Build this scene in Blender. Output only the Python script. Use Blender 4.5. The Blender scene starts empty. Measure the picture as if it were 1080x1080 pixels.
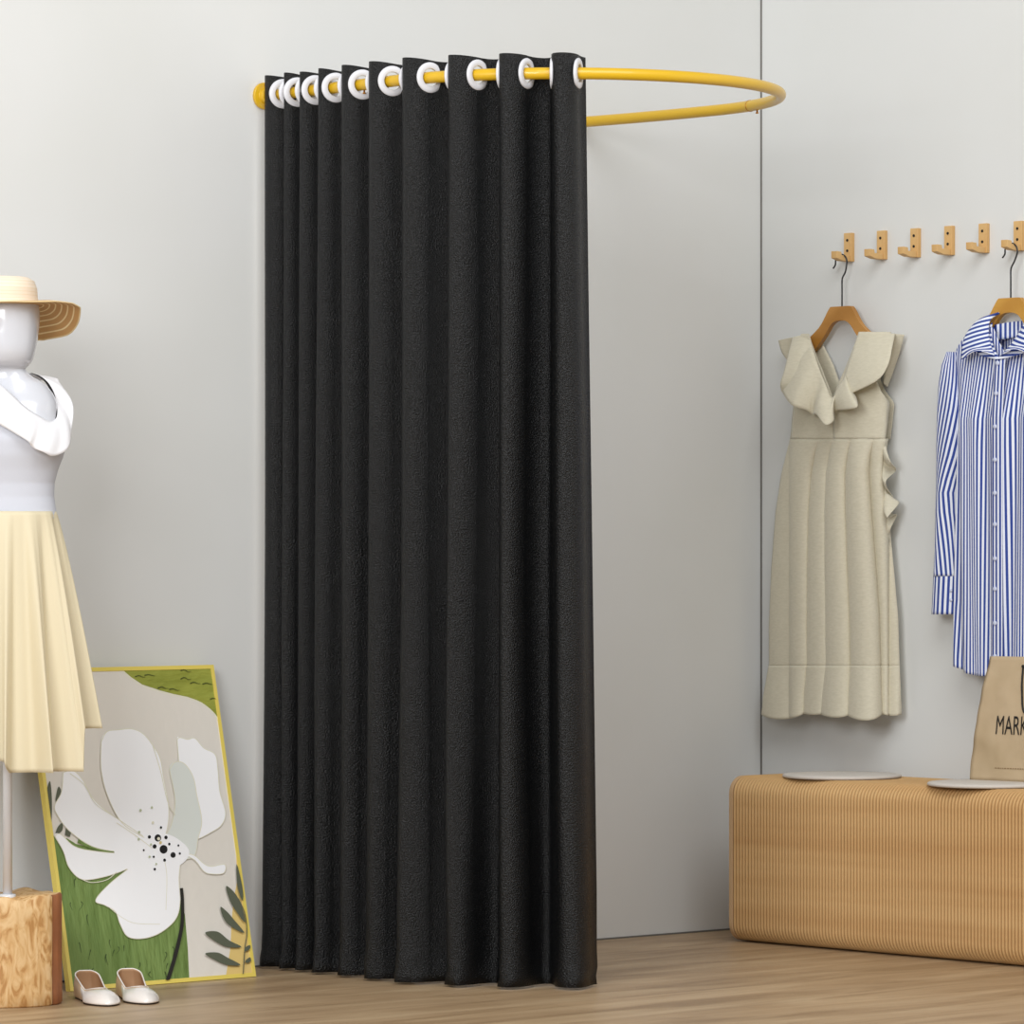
import bpy, bmesh, math, random
from mathutils import Vector, geometry, noise
random.seed(4)
PI = math.pi
C = bpy.context.scene.collection

# ------------------------------------------------------------------ camera maths
FPX, HY, YAW = 4820.0, 577.0, math.radians(48.04)
FX, FY = math.cos(YAW), math.sin(YAW)          # forward
RX, RY = math.sin(YAW), -math.cos(YAW)         # right
CX, CY, CZ = -8.524, -8.5, 1.0

def P(px, py, d):                               # point at a distance d in front of the lens
    s = (px-540)/FPX*d
    return Vector((CX+FX*d+RX*s, CY+FY*d+RY*s, CZ+(HY-py)/FPX*d))
def onY(px, py, Y):
    return P(px, py, (Y-CY)/(FY+RY*(px-540)/FPX))
def onX(px, py, X):
    return P(px, py, (X-CX)/(FX+RX*(px-540)/FPX))
def onZ(px, py, Z):
    return P(px, py, FPX*(Z-CZ)/(HY-py))

cam = bpy.data.cameras.new('camera'); co = bpy.data.objects.new('camera', cam); C.objects.link(co)
cam.sensor_width = 36; cam.lens = 36*FPX/1080
co.location = (CX, CY, CZ); co.rotation_euler = (PI/2, 0, YAW-PI/2)
cam.shift_y = (HY-540)/1080
cam.clip_end = 60
bpy.context.scene.camera = co

# ------------------------------------------------------------------ object helpers
def tag(o, label=None, cat=None, group=None, kind=None):
    if label: o['label'] = label
    if cat: o['category'] = cat
    if group: o['group'] = group
    if kind: o['kind'] = kind
    return o
def thing(name, loc, label, cat, group=None):
    o = bpy.data.objects.new(name, None); C.objects.link(o); o.location = loc
    o.empty_display_size = .05
    return tag(o, label, cat, group)
def wloc(o):
    v = Vector((0, 0, 0))
    while o: v += o.location; o = o.parent
    return v
def mesh(name, verts, faces, mat, parent=None, smooth=True, uvs=None, mats=None, midx=None, thick=0, bev=0, sub=0, off=0):
    base = wloc(parent) if parent else Vector((0, 0, 0))
    me = bpy.data.meshes.new(name)
    me.from_pydata([Vector(v)-base for v in verts], [], faces)
    for m in (mats or [mat]): me.materials.append(m)
    for i, p in enumerate(me.polygons):
        p.use_smooth = smooth
        if midx: p.material_index = midx[i]
    if uvs:
        ul = me.uv_layers.new(name='UVMap')
        for l in me.loops: ul.data[l.index].uv = uvs[l.vertex_index]
    me.update()
    o = bpy.data.objects.new(name, me); C.objects.link(o)
    if parent: o.parent = parent
    if sub:
        m = o.modifiers.new('s', 'SUBSURF'); m.levels = m.render_levels = sub
    if thick:
        m = o.modifiers.new('t', 'SOLIDIFY'); m.thickness = thick; m.offset = off
    if bev:
        m = o.modifiers.new('b', 'BEVEL'); m.width = bev; m.segments = 3; m.limit_method = 'ANGLE'
        m.harden_normals = False
    return o
class MB:
    def __init__(s): s.v = []; s.f = []; s.uv = []; s.m = []
    def add(s, vs, fs, m=0, uv=None):
        n = len(s.v); s.v += [Vector(v) for v in vs]; s.f += [tuple(i+n for i in f) for f in fs]
        s.uv += uv or [(0, 0)]*len(vs); s.m += [m]*len(fs); return s
    def box(s, a, b, m=0):
        x0, y0, z0 = a; x1, y1, z1 = b
        return s.add([(x0,y0,z0),(x1,y0,z0),(x1,y1,z0),(x0,y1,z0),(x0,y0,z1),(x1,y0,z1),(x1,y1,z1),(x0,y1,z1)],
              [(0,3,2,1),(4,5,6,7),(0,1,5,4),(1,2,6,5),(2,3,7,6),(3,0,4,7)], m)
    def tube(s, pts, r, n=14, m=0, cap=True, closed=False):
        pts = [Vector(p) for p in pts]; N = len(pts)
        rr = r if isinstance(r, (list, tuple)) else [r]*N
        vs = []; prev = None
        for i, p in enumerate(pts):
            if closed: t = pts[(i+1) % N]-pts[i-1]
            else: t = pts[min(i+1, N-1)]-pts[max(i-1, 0)]
            t.normalize()
            if prev is None:
                a = Vector((0, 0, 1)) if abs(t.z) < .9 else Vector((1, 0, 0))
                u = t.cross(a).normalized()
            else:
                u = (prev-t*prev.dot(t)).normalized()
            prev = u; w = t.cross(u)
            for k in range(n):
                a = 2*PI*k/n; vs.append(p+(u*math.cos(a)+w*math.sin(a))*rr[i])
        fs = []
        for i in range(N if closed else N-1):
            j = (i+1) % N
            for k in range(n):
                l = (k+1) % n; fs.append((i*n+k, i*n+l, j*n+l, j*n+k))
        if cap and not closed:
            fs.append(tuple(range(n))[::-1]); fs.append(tuple((N-1)*n+k for k in range(n)))
        return s.add(vs, fs, m)
    def build(s, name, mat, parent=None, **k):
        if isinstance(mat, list): return mesh(name, s.v, s.f, None, parent, mats=mat, midx=s.m, **k)
        return mesh(name, s.v, s.f, mat, parent, **k)
def cr(pts, n, closed=False):                   # Catmull-Rom resample to n points
    pts = [Vector(p) for p in pts]; N = len(pts); out = []
    segs = N if closed else N-1
    for i in range(n):
        t = i/(n if closed else n-1)*segs; k = min(int(t), segs-1); f = t-k
        g = (lambda j: pts[j % N]) if closed else (lambda j: pts[max(0, min(N-1, j))])
        a, b, c, d = g(k-1), g(k), g(k+1), g(k+2)
        out.append(.5*((2*b)+(c-a)*f+(2*a-5*b+4*c-d)*f*f+(3*b-a-3*c+d)*f**3))
    return out
def ev(pts, t):                                 # piecewise smooth function through (t, value) pairs
    if t <= pts[0][0]: return pts[0][1]
    for (a, x), (b, y) in zip(pts, pts[1:]):
        if t <= b:
            f = (t-a)/(b-a); f = f*f*(3-2*f); return x+(y-x)*f
    return pts[-1][1]
def lin(pts, t):
    if t <= pts[0][0]: return pts[0][1]
    for (a, x), (b, y) in zip(pts, pts[1:]):
        if t <= b: return x+(y-x)*(t-a)/(b-a)
    return pts[-1][1]
def sheet(name, fn, nu, nv, mat, parent=None, thick=.002, uvf=None, close=False, caps=False, **k):
    vs = []; uv = []
    for j in range(nv+1):
        for i in range(nu if close else nu+1):
            u, v = i/nu, j/nv
            vs.append(fn(u, v)); uv.append(uvf(u, v) if uvf else (u, v))
    w = nu if close else nu+1; fs = []
    for j in range(nv):
        for i in range(nu):
            a = j*w+i; b = j*w+(i+1) % w; fs.append((a, b, b+w, a+w))
    if caps: fs.append(tuple(range(w))[::-1]); fs.append(tuple(nv*w+i for i in range(w)))
    return mesh(name, vs, fs, mat, parent, uvs=uv, thick=thick, **k)
def lathe(mb, c, prof, n=48, m=0, cap=True):     # prof: (radius, z) about the vertical through c
    vs = []; fs = []
    for r, z in prof:
        for k in range(n):
            a = 2*PI*k/n; vs.append((c[0]+r*math.cos(a), c[1]+r*math.sin(a), c[2]+z))
    for j in range(len(prof)-1):
        for k in range(n):
            l = (k+1) % n; fs.append((j*n+k, j*n+l, (j+1)*n+l, (j+1)*n+k))
    if cap: fs.append(tuple(range(n))[::-1]); fs.append(tuple((len(prof)-1)*n+k for k in range(n)))
    return mb.add(vs, fs, m)

# ------------------------------------------------------------------ materials
def lc(h):
    h = h.lstrip('#'); r = [int(h[i:i+2], 16)/255 for i in (0, 2, 4)]
    return tuple((c/12.92 if c <= .04045 else ((c+.055)/1.055)**2.4) for c in r)+(1,)
def nm(m): m.use_nodes = True; return m.node_tree.nodes, m.node_tree.links
def mat(name, col, rough=.6, metal=0, bump=0, bscale=50, bdist=.002, col2=None, cscale=6, stretch=(1,1,1), coat=0, spec=.5, sheen=0, detail=3, ramp=(.35, .65)):
    m = bpy.data.materials.new(name); n, l = nm(m); b = n['Principled BSDF']
    b.inputs['Base Color'].default_value = lc(col); b.inputs['Roughness'].default_value = rough
    b.inputs['Metallic'].default_value = metal; b.inputs['Coat Weight'].default_value = coat
    b.inputs['Specular IOR Level'].default_value = spec; b.inputs['Sheen Weight'].default_value = sheen
    tc = n.new('ShaderNodeTexCoord'); mp = n.new('ShaderNodeMapping'); mp.inputs['Scale'].default_value = stretch
    l.new(tc.outputs['Object'], mp.inputs['Vector'])
    if col2:
        t = n.new('ShaderNodeTexNoise'); t.inputs['Scale'].default_value = cscale; t.inputs['Detail'].default_value = detail
        l.new(mp.outputs[0], t.inputs['Vector'])
        r = n.new('ShaderNodeValToRGB'); r.color_ramp.elements[0].position = ramp[0]; r.color_ramp.elements[1].position = ramp[1]
        r.color_ramp.elements[0].color = lc(col); r.color_ramp.elements[1].color = lc(col2)
        l.new(t.outputs[0], r.inputs[0]); l.new(r.outputs[0], b.inputs['Base Color'])
    if bump:
        t = n.new('ShaderNodeTexNoise'); t.inputs['Scale'].default_value = bscale; t.inputs['Detail'].default_value = 2
        l.new(mp.outputs[0], t.inputs['Vector'])
        bp = n.new('ShaderNodeBump'); bp.inputs['Strength'].default_value = bump; bp.inputs['Distance'].default_value = bdist
        l.new(t.outputs[0], bp.inputs['Height']); l.new(bp.outputs[0], b.inputs['Normal'])
    return m

M_wall = mat('wall_paint', '#dddedd', .85, bump=.05, bscale=180, bdist=.001, col2='#dadbd9', cscale=2)
M_seam = mat('dark_seam', '#6f6d68', .8)  # dark grey for the thin corner and wall-base lines
M_yellow = mat('yellow_enamel', '#dcb01a', .38, coat=.3)
M_brass = mat('brass_screw', '#c98a2a', .3, metal=.8)
M_eye = mat('white_plastic_eyelet', '#dcdce1', .4)
M_oak = mat('pale_beech', '#dcb67c', .55, col2='#cda266', cscale=18, stretch=(1, 1, .15))
M_hang = mat('hanger_wood', '#c08a45', .45, col2='#a9742f', cscale=14, stretch=(1, .6, 1))
M_hang2 = mat('hanger_wood_light', '#cf9c45', .45, col2='#bf8a38', cscale=14, stretch=(1, .6, 1))
M_wire = mat('dark_steel_wire', '#3a3a3c', .4, metal=.6)
M_dark = mat('dark_hole', '#1c1612', .8)
M_linen = mat('beige_linen', '#d6cfba', .95, bump=.25, bscale=420, bdist=.001, col2='#cfc8b2', cscale=160, stretch=(1, .35, 1.6), sheen=.2)
M_skin = mat('white_gloss_plastic', '#d3d5dc', .22, coat=.5)
M_knit = mat('pale_grey_knit', '#ced1db', .85, bump=.1, bscale=500, bdist=.0008)
M_white = mat('white_satin', '#f1f1f5', .55, sheen=.3)
M_cream = mat('cream_fabric', '#ddd1b2', .62, bump=.05, bscale=300, bdist=.0005)
M_pole = mat('white_metal', '#d9dade', .3, coat=.4)
M_gold = mat('yellow_frame', '#e8d368', .4, coat=.2)
M_back = mat('backing_board', '#b89c6c', .8)
M_shoe = mat('white_shoe_leather', '#efe9e4', .25, coat=.5)
M_shoe_side = mat('champagne_leather', '#c7a883', .35)
M_shoe_in = mat('tan_lining', '#b28a66', .6)
M_sole = mat('dark_sole', '#3b2a20', .7)
M_felt = mat('pale_grey_felt', '#cfc8bf', .9, bump=.2, bscale=400, bdist=.0006)
M_ink = mat('black_ink', '#1a1613', .7)
M_faint = mat('faint_brown_ink', '#8c7350', .8)
M_cord = mat('black_cord', '#181513', .6)
M_button = mat('pearl_button', '#d5dcf2', .3)
M_line = mat('gap_shade', '#0d0d0e', .6)  # black standing in for the shade in the collar gap

# black pebbled curtain
def curtain_mat():
    m = bpy.data.materials.new('black_pebbled_fabric'); n, l = nm(m); b = n['Principled BSDF']
    b.inputs['Base Color'].default_value = (.0040, .0044, .0050, 1); b.inputs['Roughness'].default_value = .34
    b.inputs['Specular IOR Level'].default_value = .36
    tc = n.new('ShaderNodeTexCoord')
    v = n.new('ShaderNodeTexNoise'); v.inputs['Scale'].default_value = 300; v.inputs['Detail'].default_value = 2.5
    l.new(tc.outputs['UV'], v.inputs['Vector'])
    bp = n.new('ShaderNodeBump'); bp.inputs['Strength'].default_value = .9; bp.inputs['Distance'].default_value = .005
    l.new(v.outputs[0], bp.inputs['Height']); l.new(bp.outputs[0], b.inputs['Normal'])
    return m
M_curt = curtain_mat()

def straw_mat(name, c1, c2, period):
    m = bpy.data.materials.new(name); n, l = nm(m); b = n['Principled BSDF']; b.inputs['Roughness'].default_value = .8
    tc = n.new('ShaderNodeTexCoord'); sx = n.new('ShaderNodeSeparateXYZ'); l.new(tc.outputs['UV'], sx.inputs[0])
    d = n.new('ShaderNodeMath'); d.operation = 'DIVIDE'; d.inputs[1].default_value = period; l.new(sx.outputs[1], d.inputs[0])
    f = n.new('ShaderNodeMath'); f.operation = 'FRACT'; l.new(d.outputs[0], f.inputs[0])
    r = n.new('ShaderNodeValToRGB'); e = r.color_ramp.elements
    e[0].position = 0; e[0].color = lc(c1); e[1].position = .72; e[1].color = lc(c1)
    x = e.new(.8); x.color = lc(c2); x = e.new(.95); x.color = lc(c2); x = e.new(1); x.color = lc(c1)
    l.new(f.outputs[0], r.inputs[0]); l.new(r.outputs[0], b.inputs['Base Color'])
    bp = n.new('ShaderNodeBump'); bp.inputs['Strength'].default_value = .4; bp.inputs['Distance'].default_value = .002
    l.new(f.outputs[0], bp.inputs['Height']); l.new(bp.outputs[0], b.inputs['Normal'])
    return m
M_straw = straw_mat('pale_straw', '#f3e2cd', '#eed9bb', .0085)
M_brim = straw_mat('golden_straw_brim', '#c79a62', '#f0d9a8', .0115)

def stripe_mat():
    m = bpy.data.materials.new('blue_white_stripes'); n, l = nm(m); b = n['Principled BSDF']; b.inputs['Roughness'].default_value = .8
    tc = n.new('ShaderNodeTexCoord'); sx = n.new('ShaderNodeSeparateXYZ'); l.new(tc.outputs['UV'], sx.inputs[0])
    d = n.new('ShaderNodeMath'); d.operation = 'DIVIDE'; d.inputs[1].default_value = .0118; l.new(sx.outputs[0], d.inputs[0])
    f = n.new('ShaderNodeMath'); f.operation = 'FRACT'; l.new(d.outputs[0], f.inputs[0])
    r = n.new('ShaderNodeValToRGB'); r.color_ramp.interpolation = 'CONSTANT'; e = r.color_ramp.elements
    e[0].position = 0; e[0].color = lc('#e9edf9'); e[1].position = .5; e[1].color = lc('#2b4596')
    l.new(f.outputs[0], r.inputs[0]); l.new(r.outputs[0], b.inputs['Base Color'])
    return m
M_stripe = stripe_mat()

def floor_mat():
    m = bpy.data.materials.new('oak_plank_floor'); n, l = nm(m); b = n['Principled BSDF']
    b.inputs['Roughness'].default_value = .42; b.inputs['Specular IOR Level'].default_value = .4
    g = n.new('ShaderNodeNewGeometry'); mp = n.new('ShaderNodeMapping'); l.new(g.outputs['Position'], mp.inputs['Vector'])
    br = n.new('ShaderNodeTexBrick'); br.offset = .37; br.inputs['Scale'].default_value = 1
    br.inputs['Brick Width'].default_value = 1.3; br.inputs['Row Height'].default_value = .16
    br.inputs['Mortar Size'].default_value = .0012; br.inputs['Color1'].default_value = lc('#ac8f6c'); br.inputs['Color2'].default_value = lc('#998061')
    br.inputs['Mortar'].default_value = lc('#6e5640'); br.inputs['Bias'].default_value = 0
    l.new(mp.outputs[0], br.inputs['Vector'])
    m2 = n.new('ShaderNodeMapping'); m2.inputs['Scale'].default_value = (1.1, 6.5, 1); l.new(g.outputs['Position'], m2.inputs['Vector'])
    t = n.new('ShaderNodeTexNoise'); t.inputs['Scale'].default_value = 1.8; t.inputs['Detail'].default_value = 9; t.inputs['Distortion'].default_value = .8
    l.new(m2.outputs[0], t.inputs['Vector'])
    r = n.new('ShaderNodeValToRGB'); e = r.color_ramp.elements
    e[0].position = .3; e[0].color = lc('#84694c'); e[1].position = .72; e[1].color = lc('#c8b08e')
    x = e.new(.5); x.color = lc('#ab9070')
    l.new(t.outputs[0], r.inputs[0])
    mx = n.new('ShaderNodeMix'); mx.data_type = 'RGBA'; mx.inputs[0].default_value = .62
    l.new(br.outputs['Color'], mx.inputs[6]); l.new(r.outputs[0], mx.inputs[7]); l.new(mx.outputs[2], b.inputs['Base Color'])
    bp = n.new('ShaderNodeBump'); bp.inputs['Strength'].default_value = .12; bp.inputs['Distance'].default_value = .002
    l.new(t.outputs[0], bp.inputs['Height']); l.new(bp.outputs[0], b.inputs['Normal'])
    return m
M_floor = floor_mat()

def log_mat():
    m = bpy.data.materials.new('grained_log_wood'); n, l = nm(m); b = n['Principled BSDF']; b.inputs['Roughness'].default_value = .55
    tc = n.new('ShaderNodeTexCoord'); mp = n.new('ShaderNodeMapping'); mp.inputs['Scale'].default_value = (9, 9, 3.2)
    l.new(tc.outputs['Object'], mp.inputs['Vector'])
    w = n.new('ShaderNodeTexNoise'); w.inputs['Scale'].default_value = 4.5; w.inputs['Detail'].default_value = 8; w.inputs['Distortion'].default_value = 2.2
    l.new(mp.outputs[0], w.inputs['Vector'])
    r = n.new('ShaderNodeValToRGB'); e = r.color_ramp.elements
    e[0].position = .36; e[0].color = lc('#b98850'); e[1].position = .62; e[1].color = lc('#e3c08e'); x = e.new(.46); x.color = lc('#d3a870')
    l.new(w.outputs[0], r.inputs[0]); l.new(r.outputs[0], b.inputs['Base Color'])
    bp = n.new('ShaderNodeBump'); bp.inputs['Strength'].default_value = .3; bp.inputs['Distance'].default_value = .004
    l.new(w.outputs[0], bp.inputs['Height']); l.new(bp.outputs[0], b.inputs['Normal'])
    return m
M_log = log_mat()
M_log_side = mat('reddish_log_heartwood', '#a5683f', .6, col2='#8f5836', cscale=8, stretch=(6, 6, 1))
M_bench = mat('honey_paper_ribs', '#d6b07a', .75, col2='#c79c66', cscale=2.2, stretch=(.6, .25, 6))
M_bench_end = mat('pale_bench_end_board', '#c8a57c', .6)
M_bag = mat('crumpled_kraft_paper', '#c6b090', .85, bump=.6, bscale=14, bdist=.006, col2='#b39c7a', cscale=9, ramp=(.3, .75))

# ------------------------------------------------------------------ the room
def struct(name, a, b, m, bev=0):
    mb = MB(); mb.box(a, b); o = mb.build(name, m, smooth=False); o['kind'] = 'structure'; return o
struct('floor', (-10.5, -10.5, -.12), (.15, .15, 0), M_floor)
struct('wall_back', (-10.5, 0, 0), (0, .12, 3.3), M_wall)
struct('wall_right', (0, -10.5, 0), (.12, .12, 3.3), M_wall)
struct('trim_1', (-.003, -.003, 0), (0, 0, 3.3), M_seam)      # dark strip for the thin line in the corner joint
struct('trim_2', (-10.5, -.004, 0), (-.003, 0, .004), M_seam)  # dark strip along the line where floor meets the wall

# ------------------------------------------------------------------ curtain rod
ZR = 2.075; RC = (-1.155, -.475); RR = .525
def rod(s):
    """position, tangent and outward normal along the rod, s metres from the left flange"""
    if s < .475: return Vector((-1.68, -s, 0)), Vector((0, -1, 0)), Vector((-1, 0, 0))
    L = RR*PI
    if s < .475+L:
        a = (s-.475)/RR; n = Vector((-math.cos(a), -math.sin(a), 0))
        return Vector((RC[0]+RR*n.x, RC[1]+RR*n.y, 0)), Vector((math.sin(a), -math.cos(a), 0)), n
    q = s-.475-L
    return Vector((-.63-.036*(q/.475)**2, -.475+q, 0)), Vector((0, 1, 0)), Vector((1, 0, 0))
STOT = .475*2+RR*PI
rt = thing('curved_curtain_rod', (-1.155, 0, ZR), 'yellow U-shaped tubular curtain rod fixed to the wall, carrying the black curtain', 'curtain rod')
up = Vector((0, 0, ZR))
mb = MB(); mb.tube([rod(.004+(STOT-.006)*i/110)[0]+up for i in range(111)], .0137, 20); mb.build('rail', M_yellow, rt)
for s0 in (0, 1):
    mb = MB(); x = -1.68 if s0 == 0 else -.666; fr = 1 if s0 == 0 else .8
    mb.tube([(x, -.0005, ZR), (x, -.009, ZR), (x, -.0092, ZR), (x, -.022, ZR)], [.032*fr, .032*fr, .019, .017], 28)
    fl = mb.build('flange', M_yellow, rt, bev=.0015)
    for dz in (-.0255*fr, .0255*fr):
        k = MB(); k.tube([(x, -.0085, ZR+dz), (x, -.0115, ZR+dz)], .0035, 12); k.build('screw', M_brass, fl)
for s in (1.99, .41):
    p, t, n_ = rod(s); mb = MB(); mb.tube([p+up-t*.0016, p+up+t*.0016], .0145, 24); mb.build('joint_ring', M_brass, rt)
    p2, t2, n2 = rod(s-.035); mb = MB(); a = p2+up-Vector((0, 0, .0128))
    mb.tube([a, a-Vector((0, 0, .006)), a-Vector((0, 0, .0062)), a-Vector((0, 0, .009))], [.0022, .0022, .004, .0035], 12)
    mb.build('set_screw', M_brass, rt)

# ------------------------------------------------------------------ curtain
VIS = [.078, .130, .197, .272, .369, .476, .594, .719, .835, .952]
knots = [(.030, -2.6)]                       # (s, phase)
for k, s in enumerate(VIS):
    if k: knots.append(((VIS[k-1]+s)/2-.002+.008*max(0, 1-s/.5), 2*PI*k-PI))
    knots.append((s, 2*PI*k))
knots.append((.966, 2*PI*9+.95))
def phase(s): return lin(knots, s)
HID = [kk[0] for kk in knots if abs((kk[1]/PI) % 2-1) < 1e-6]
ct = thing('grommet_curtain', (-1.6, -.5, 0), 'floor length black pebbled curtain with white eyelets hanging in deep pleats', 'curtain')
ZT = 2.116
NS, NZ = 900, 150
S0, S1 = knots[0][0], knots[-1][0]
def curtain_pt(s, z):
    p, t, n = rod(s); ph = phase(s); h = (ZT-z)/ZT
    k = ph/(2*PI)
    w = min(1, max(0, (h-.0)/.9))
    amp = .036+.004*math.sin(k*5.1)*w+.010*w
    local = (S1-s)
    a = -math.sin(ph + .35*w*noise.noise(Vector((k*1.7, z*.9, 3.1)))*2)
    a = math.copysign(abs(a)**.9, a)
    off = amp*a
    # small secondary drape folds growing towards the hem
    off += .010*w*noise.noise(Vector((s*26, z*.6, 7.7)))*1.4
    qh = (ph+PI) % (2*PI); qh = qh-2*PI if qh > PI else qh
    tang = -.019*math.sin(qh)*max(0, math.cos(qh/2))**1.5*(1-.35*w) + .012*w*noise.noise(Vector((s*9, z*.7, 1.3)))
    off += .010*w*w
    sc_ = .55+.45*min(1, s/.55); off *= sc_; tang *= sc_
    tang += .026*w*max(0, (s-.86)/.106)**1.5
    if z < .09:                                   # the hem settles on the floor
        q = 1-z/.09
        off += q*q*(.010+.014*noise.noise(Vector((s*40, z*30, 2))))
        tang += q*.010*noise.noise(Vector((s*34, z*30, 9)))
    q = p+n*off+t*tang
    zz = z
    if z > 1.9: zz = z+ (z-1.9)/(ZT-1.9)*(.004*a+.0015*math.sin(s*60))
    q = Vector((q.x, min(q.y, -.012), zz))
    return q
zs = []
for j in range(NZ+1):
    t = j/NZ
    z = ZT-.105*(t/.3) if t < .3 else (ZT-.105)-((ZT-.105)-.006)*((t-.3)/.7)**1.0
    zs.append(z)
ss = []
# sample equally in arc length of the folded cloth
raw = [S0+(S1-S0)*i/6000 for i in range(6001)]
pp = [curtain_pt(s, 2.05) for s in raw]; cum = [0]
for a, b in zip(pp, pp[1:]): cum.append(cum[-1]+(b-a).length)
j = 0
for i in range(NS+1):
    tgt = cum[-1]*i/NS
    while j < 5999 and cum[j+1] < tgt: j += 1
    f = (tgt-cum[j])/(cum[j+1]-cum[j]+1e-12); ss.append(raw[j]+(raw[j+1]-raw[j])*f)
verts = []; uvs = []
for z in zs:
    for i, s in enumerate(ss):
        verts.append(curtain_pt(s, z)); uvs.append((cum[-1]*i/NS, z))
holes = [rod(s)[0]+up for s in VIS+HID]
W = NS+1; faces = []
for j in range(NZ):
    for i in range(NS):
        idx = (j*W+i, (j+1)*W+i, (j+1)*W+i+1, j*W+i+1)
        if zs[j] > 2.0:
            c = (verts[idx[0]]+verts[idx[2]])/2
            if any((c-h).length < .026 for h in holes): continue
        faces.append(idx)
mesh('curtain_fabric', verts, faces, M_curt, ct, uvs=uvs, thick=.0022)
for s in VIS+HID:
    c = curtain_pt(s, ZR); c.z = ZR
    d = (curtain_pt(s+.002, ZR)-curtain_pt(s-.002, ZR)); d.z = 0; d.normalize()
    n = Vector((-d.y, d.x, 0)); base = rod(s)[0]+up
    prof = [(.0205, -.003), (.022, -.0042), (.0285, -.0040), (.0342, -.0028), (.0352, -.0012), (.0352, .0012), (.0342, .0028), (.0285, .0040), (.022, .0042), (.0205, .003)]
    vs = []; fs = []; K = 40
    for r, h in prof:
        for k in range(K):
            a = 2*PI*k/K; vs.append(base+d*(r*math.cos(a))+Vector((0, 0, r*math.sin(a)))+n*h)
    for jj in range(len(prof)):
        for k in range(K):
            l = (k+1) % K; q = (jj+1) % len(prof); fs.append((jj*K+k, jj*K+l, q*K+l, q*K+k))
    mesh('eyelet', vs, fs, M_eye, ct)

# ------------------------------------------------------------------ hooks on the right wall
def make_hook(y, z, first=None):
    lab = {0: 'leftmost pale wooden peg hook on the wall, carrying the beige dress hanger', 1: 'empty wooden peg hook next to the one holding the beige dress',
           2: 'empty wooden peg hook, third from the corner', 3: 'empty wooden peg hook, fourth from the corner',
           4: 'empty wooden peg hook next to the one holding the striped shirt', 5: 'pale wooden peg hook at the right edge carrying the striped shirt hanger'}
    return lab
HY0, HZ = -.326, 1.772
hooks = []
def hook_root(i):
    r = thing('wall_hook', (0, HY0-.1166*i, HZ), make_hook(0, 0)[i], 'hook', 'wooden peg hooks on the right wall'); return r
r0 = hook_root(0); y = HY0
mb = MB(); mb.box((-.013, y-.0135, HZ-.037), (-.0002, y+.0135, HZ+.037)); mb.build('back_plate', M_oak, r0, smooth=False, bev=.0015)
prof = [(-.013, -.037), (-.040, -.036), (-.062, -.030), (-.0625, -.012), (-.046, -.013), (-.044, -.022), (-.013, -.022)]
vs = [(px_, y-.0105, HZ+pz) for px_, pz in prof]+[(px_, y+.0105, HZ+pz) for px_, pz in prof]; n = len(prof)
mesh('peg', vs, [tuple(range(n))[::-1], tuple(range(n, 2*n))]+[(i, (i+1) % n, n+(i+1) % n, n+i) for i in range(n)], M_oak, r0, smooth=False, bev=.001)
for dz in (.018, -.009):
    mb = MB(); mb.tube([(-.0142, y, HZ+dz), (-.0128, y, HZ+dz)], .0036, 14); mb.build('screw', M_dark, r0, smooth=False)
hooks.append(r0)
for i in range(1, 6):
    r = hook_root(i)
    for ch in r0.children:
        c = ch.copy(); C.objects.link(c); c.parent = r
    hooks.append(r)

# ------------------------------------------------------------------ hangers
def hanger(yc, zt, x, wood, label, wire_top, hy):
    t = thing('clothes_hanger', (x, yc, zt), label, 'hanger', 'wooden hangers on the peg hooks')
    half = [(0, 0), (.030, 0), (.037, -.002), (.047, -.014), (.072, -.048), (.109, -.076), (.130, -.090), (.152, -.104), (.156, -.116), (.148, -.124), (.125, -.120), (.095, -.110), (.060, -.078), (.035, -.048), (.018, -.038), (0, -.036)]
    out = half[:-1]+[half[-1]]+[(-a, z) for a, z in half[1:-1]][::-1]
    out = [(a, z) for a, z in out]
    n = len(out); vs = [(x-.007, yc-a, zt+z) for a, z in out]+[(x+.007, yc-a, zt+z) for a, z in out]
    # build as strip quads between upper and lower outline for a clean board
    up_ = half[:9]; lo = half[::-1][:9]
    vs = []; fs = []
    U = cr([Vector((a, 0, z)) for a, z in half[:9]], 30); L = cr([Vector((a, 0, z)) for a, z in half[::-1][:8]], 30)
    cols = [(Vector((-u.x, 0, u.z)), Vector((-l.x, 0, l.z))) for u, l in zip(U, L)][::-1]+[(u, l) for u, l in zip(U, L)][1:]
    for u, l in cols:
        for q in (u, l):
            for dx in (-.007, .007): vs.append((x+dx, yc-q.x, zt+q.z))
    N = len(cols)
    for i in range(N-1):
        a = 4*i; b = 4*i+4
        fs += [(a, b, b+2, a+2), (a+1, a+3, b+3, b+1), (a, a+1, b+1, b), (a+2, b+2, b+3, a+3)]
    fs += [(0, 2, 3, 1), (4*N-4, 4*N-3, 4*N-1, 4*N-2)]
    mesh('hanger_body', vs, fs, wood, t, smooth=False, bev=.0025)
    # wire: up, bend to one side, round over the peg
    zp = wire_top
    pts = [(yc, zt-.012), (yc, zt+.045), (yc, zp-.068), (yc-.003, zp-.058), (yc-.012, zp-.045)]
    cyc = hy; r = .0205
    for k in range(0, 9):
        a = -.35+k*(PI+.35+.15)/8
        pts.append((cyc-r*math.cos(a), zp-r+r*math.sin(a)))
    pts += [(cyc+r+.002, zp-r-.008), (cyc+r+.008, zp-r-.014)]
    pts = cr([Vector((x, a, b)) for a, b in pts], 70)
    mb = MB(); mb.tube(pts, .0021, 8); mb.build('hanger_hook', M_wire, t)
    return t
D_Y, S_Y = -.345, -.952                        # hanger centres
ztd = onX(882, 323, -.055).z; zts = onX(1061, 314, -.055).z
D_Y = onX(883.5, 323, -.052).y; S_Y = onX(1061.5, 314, -.052).y
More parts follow.
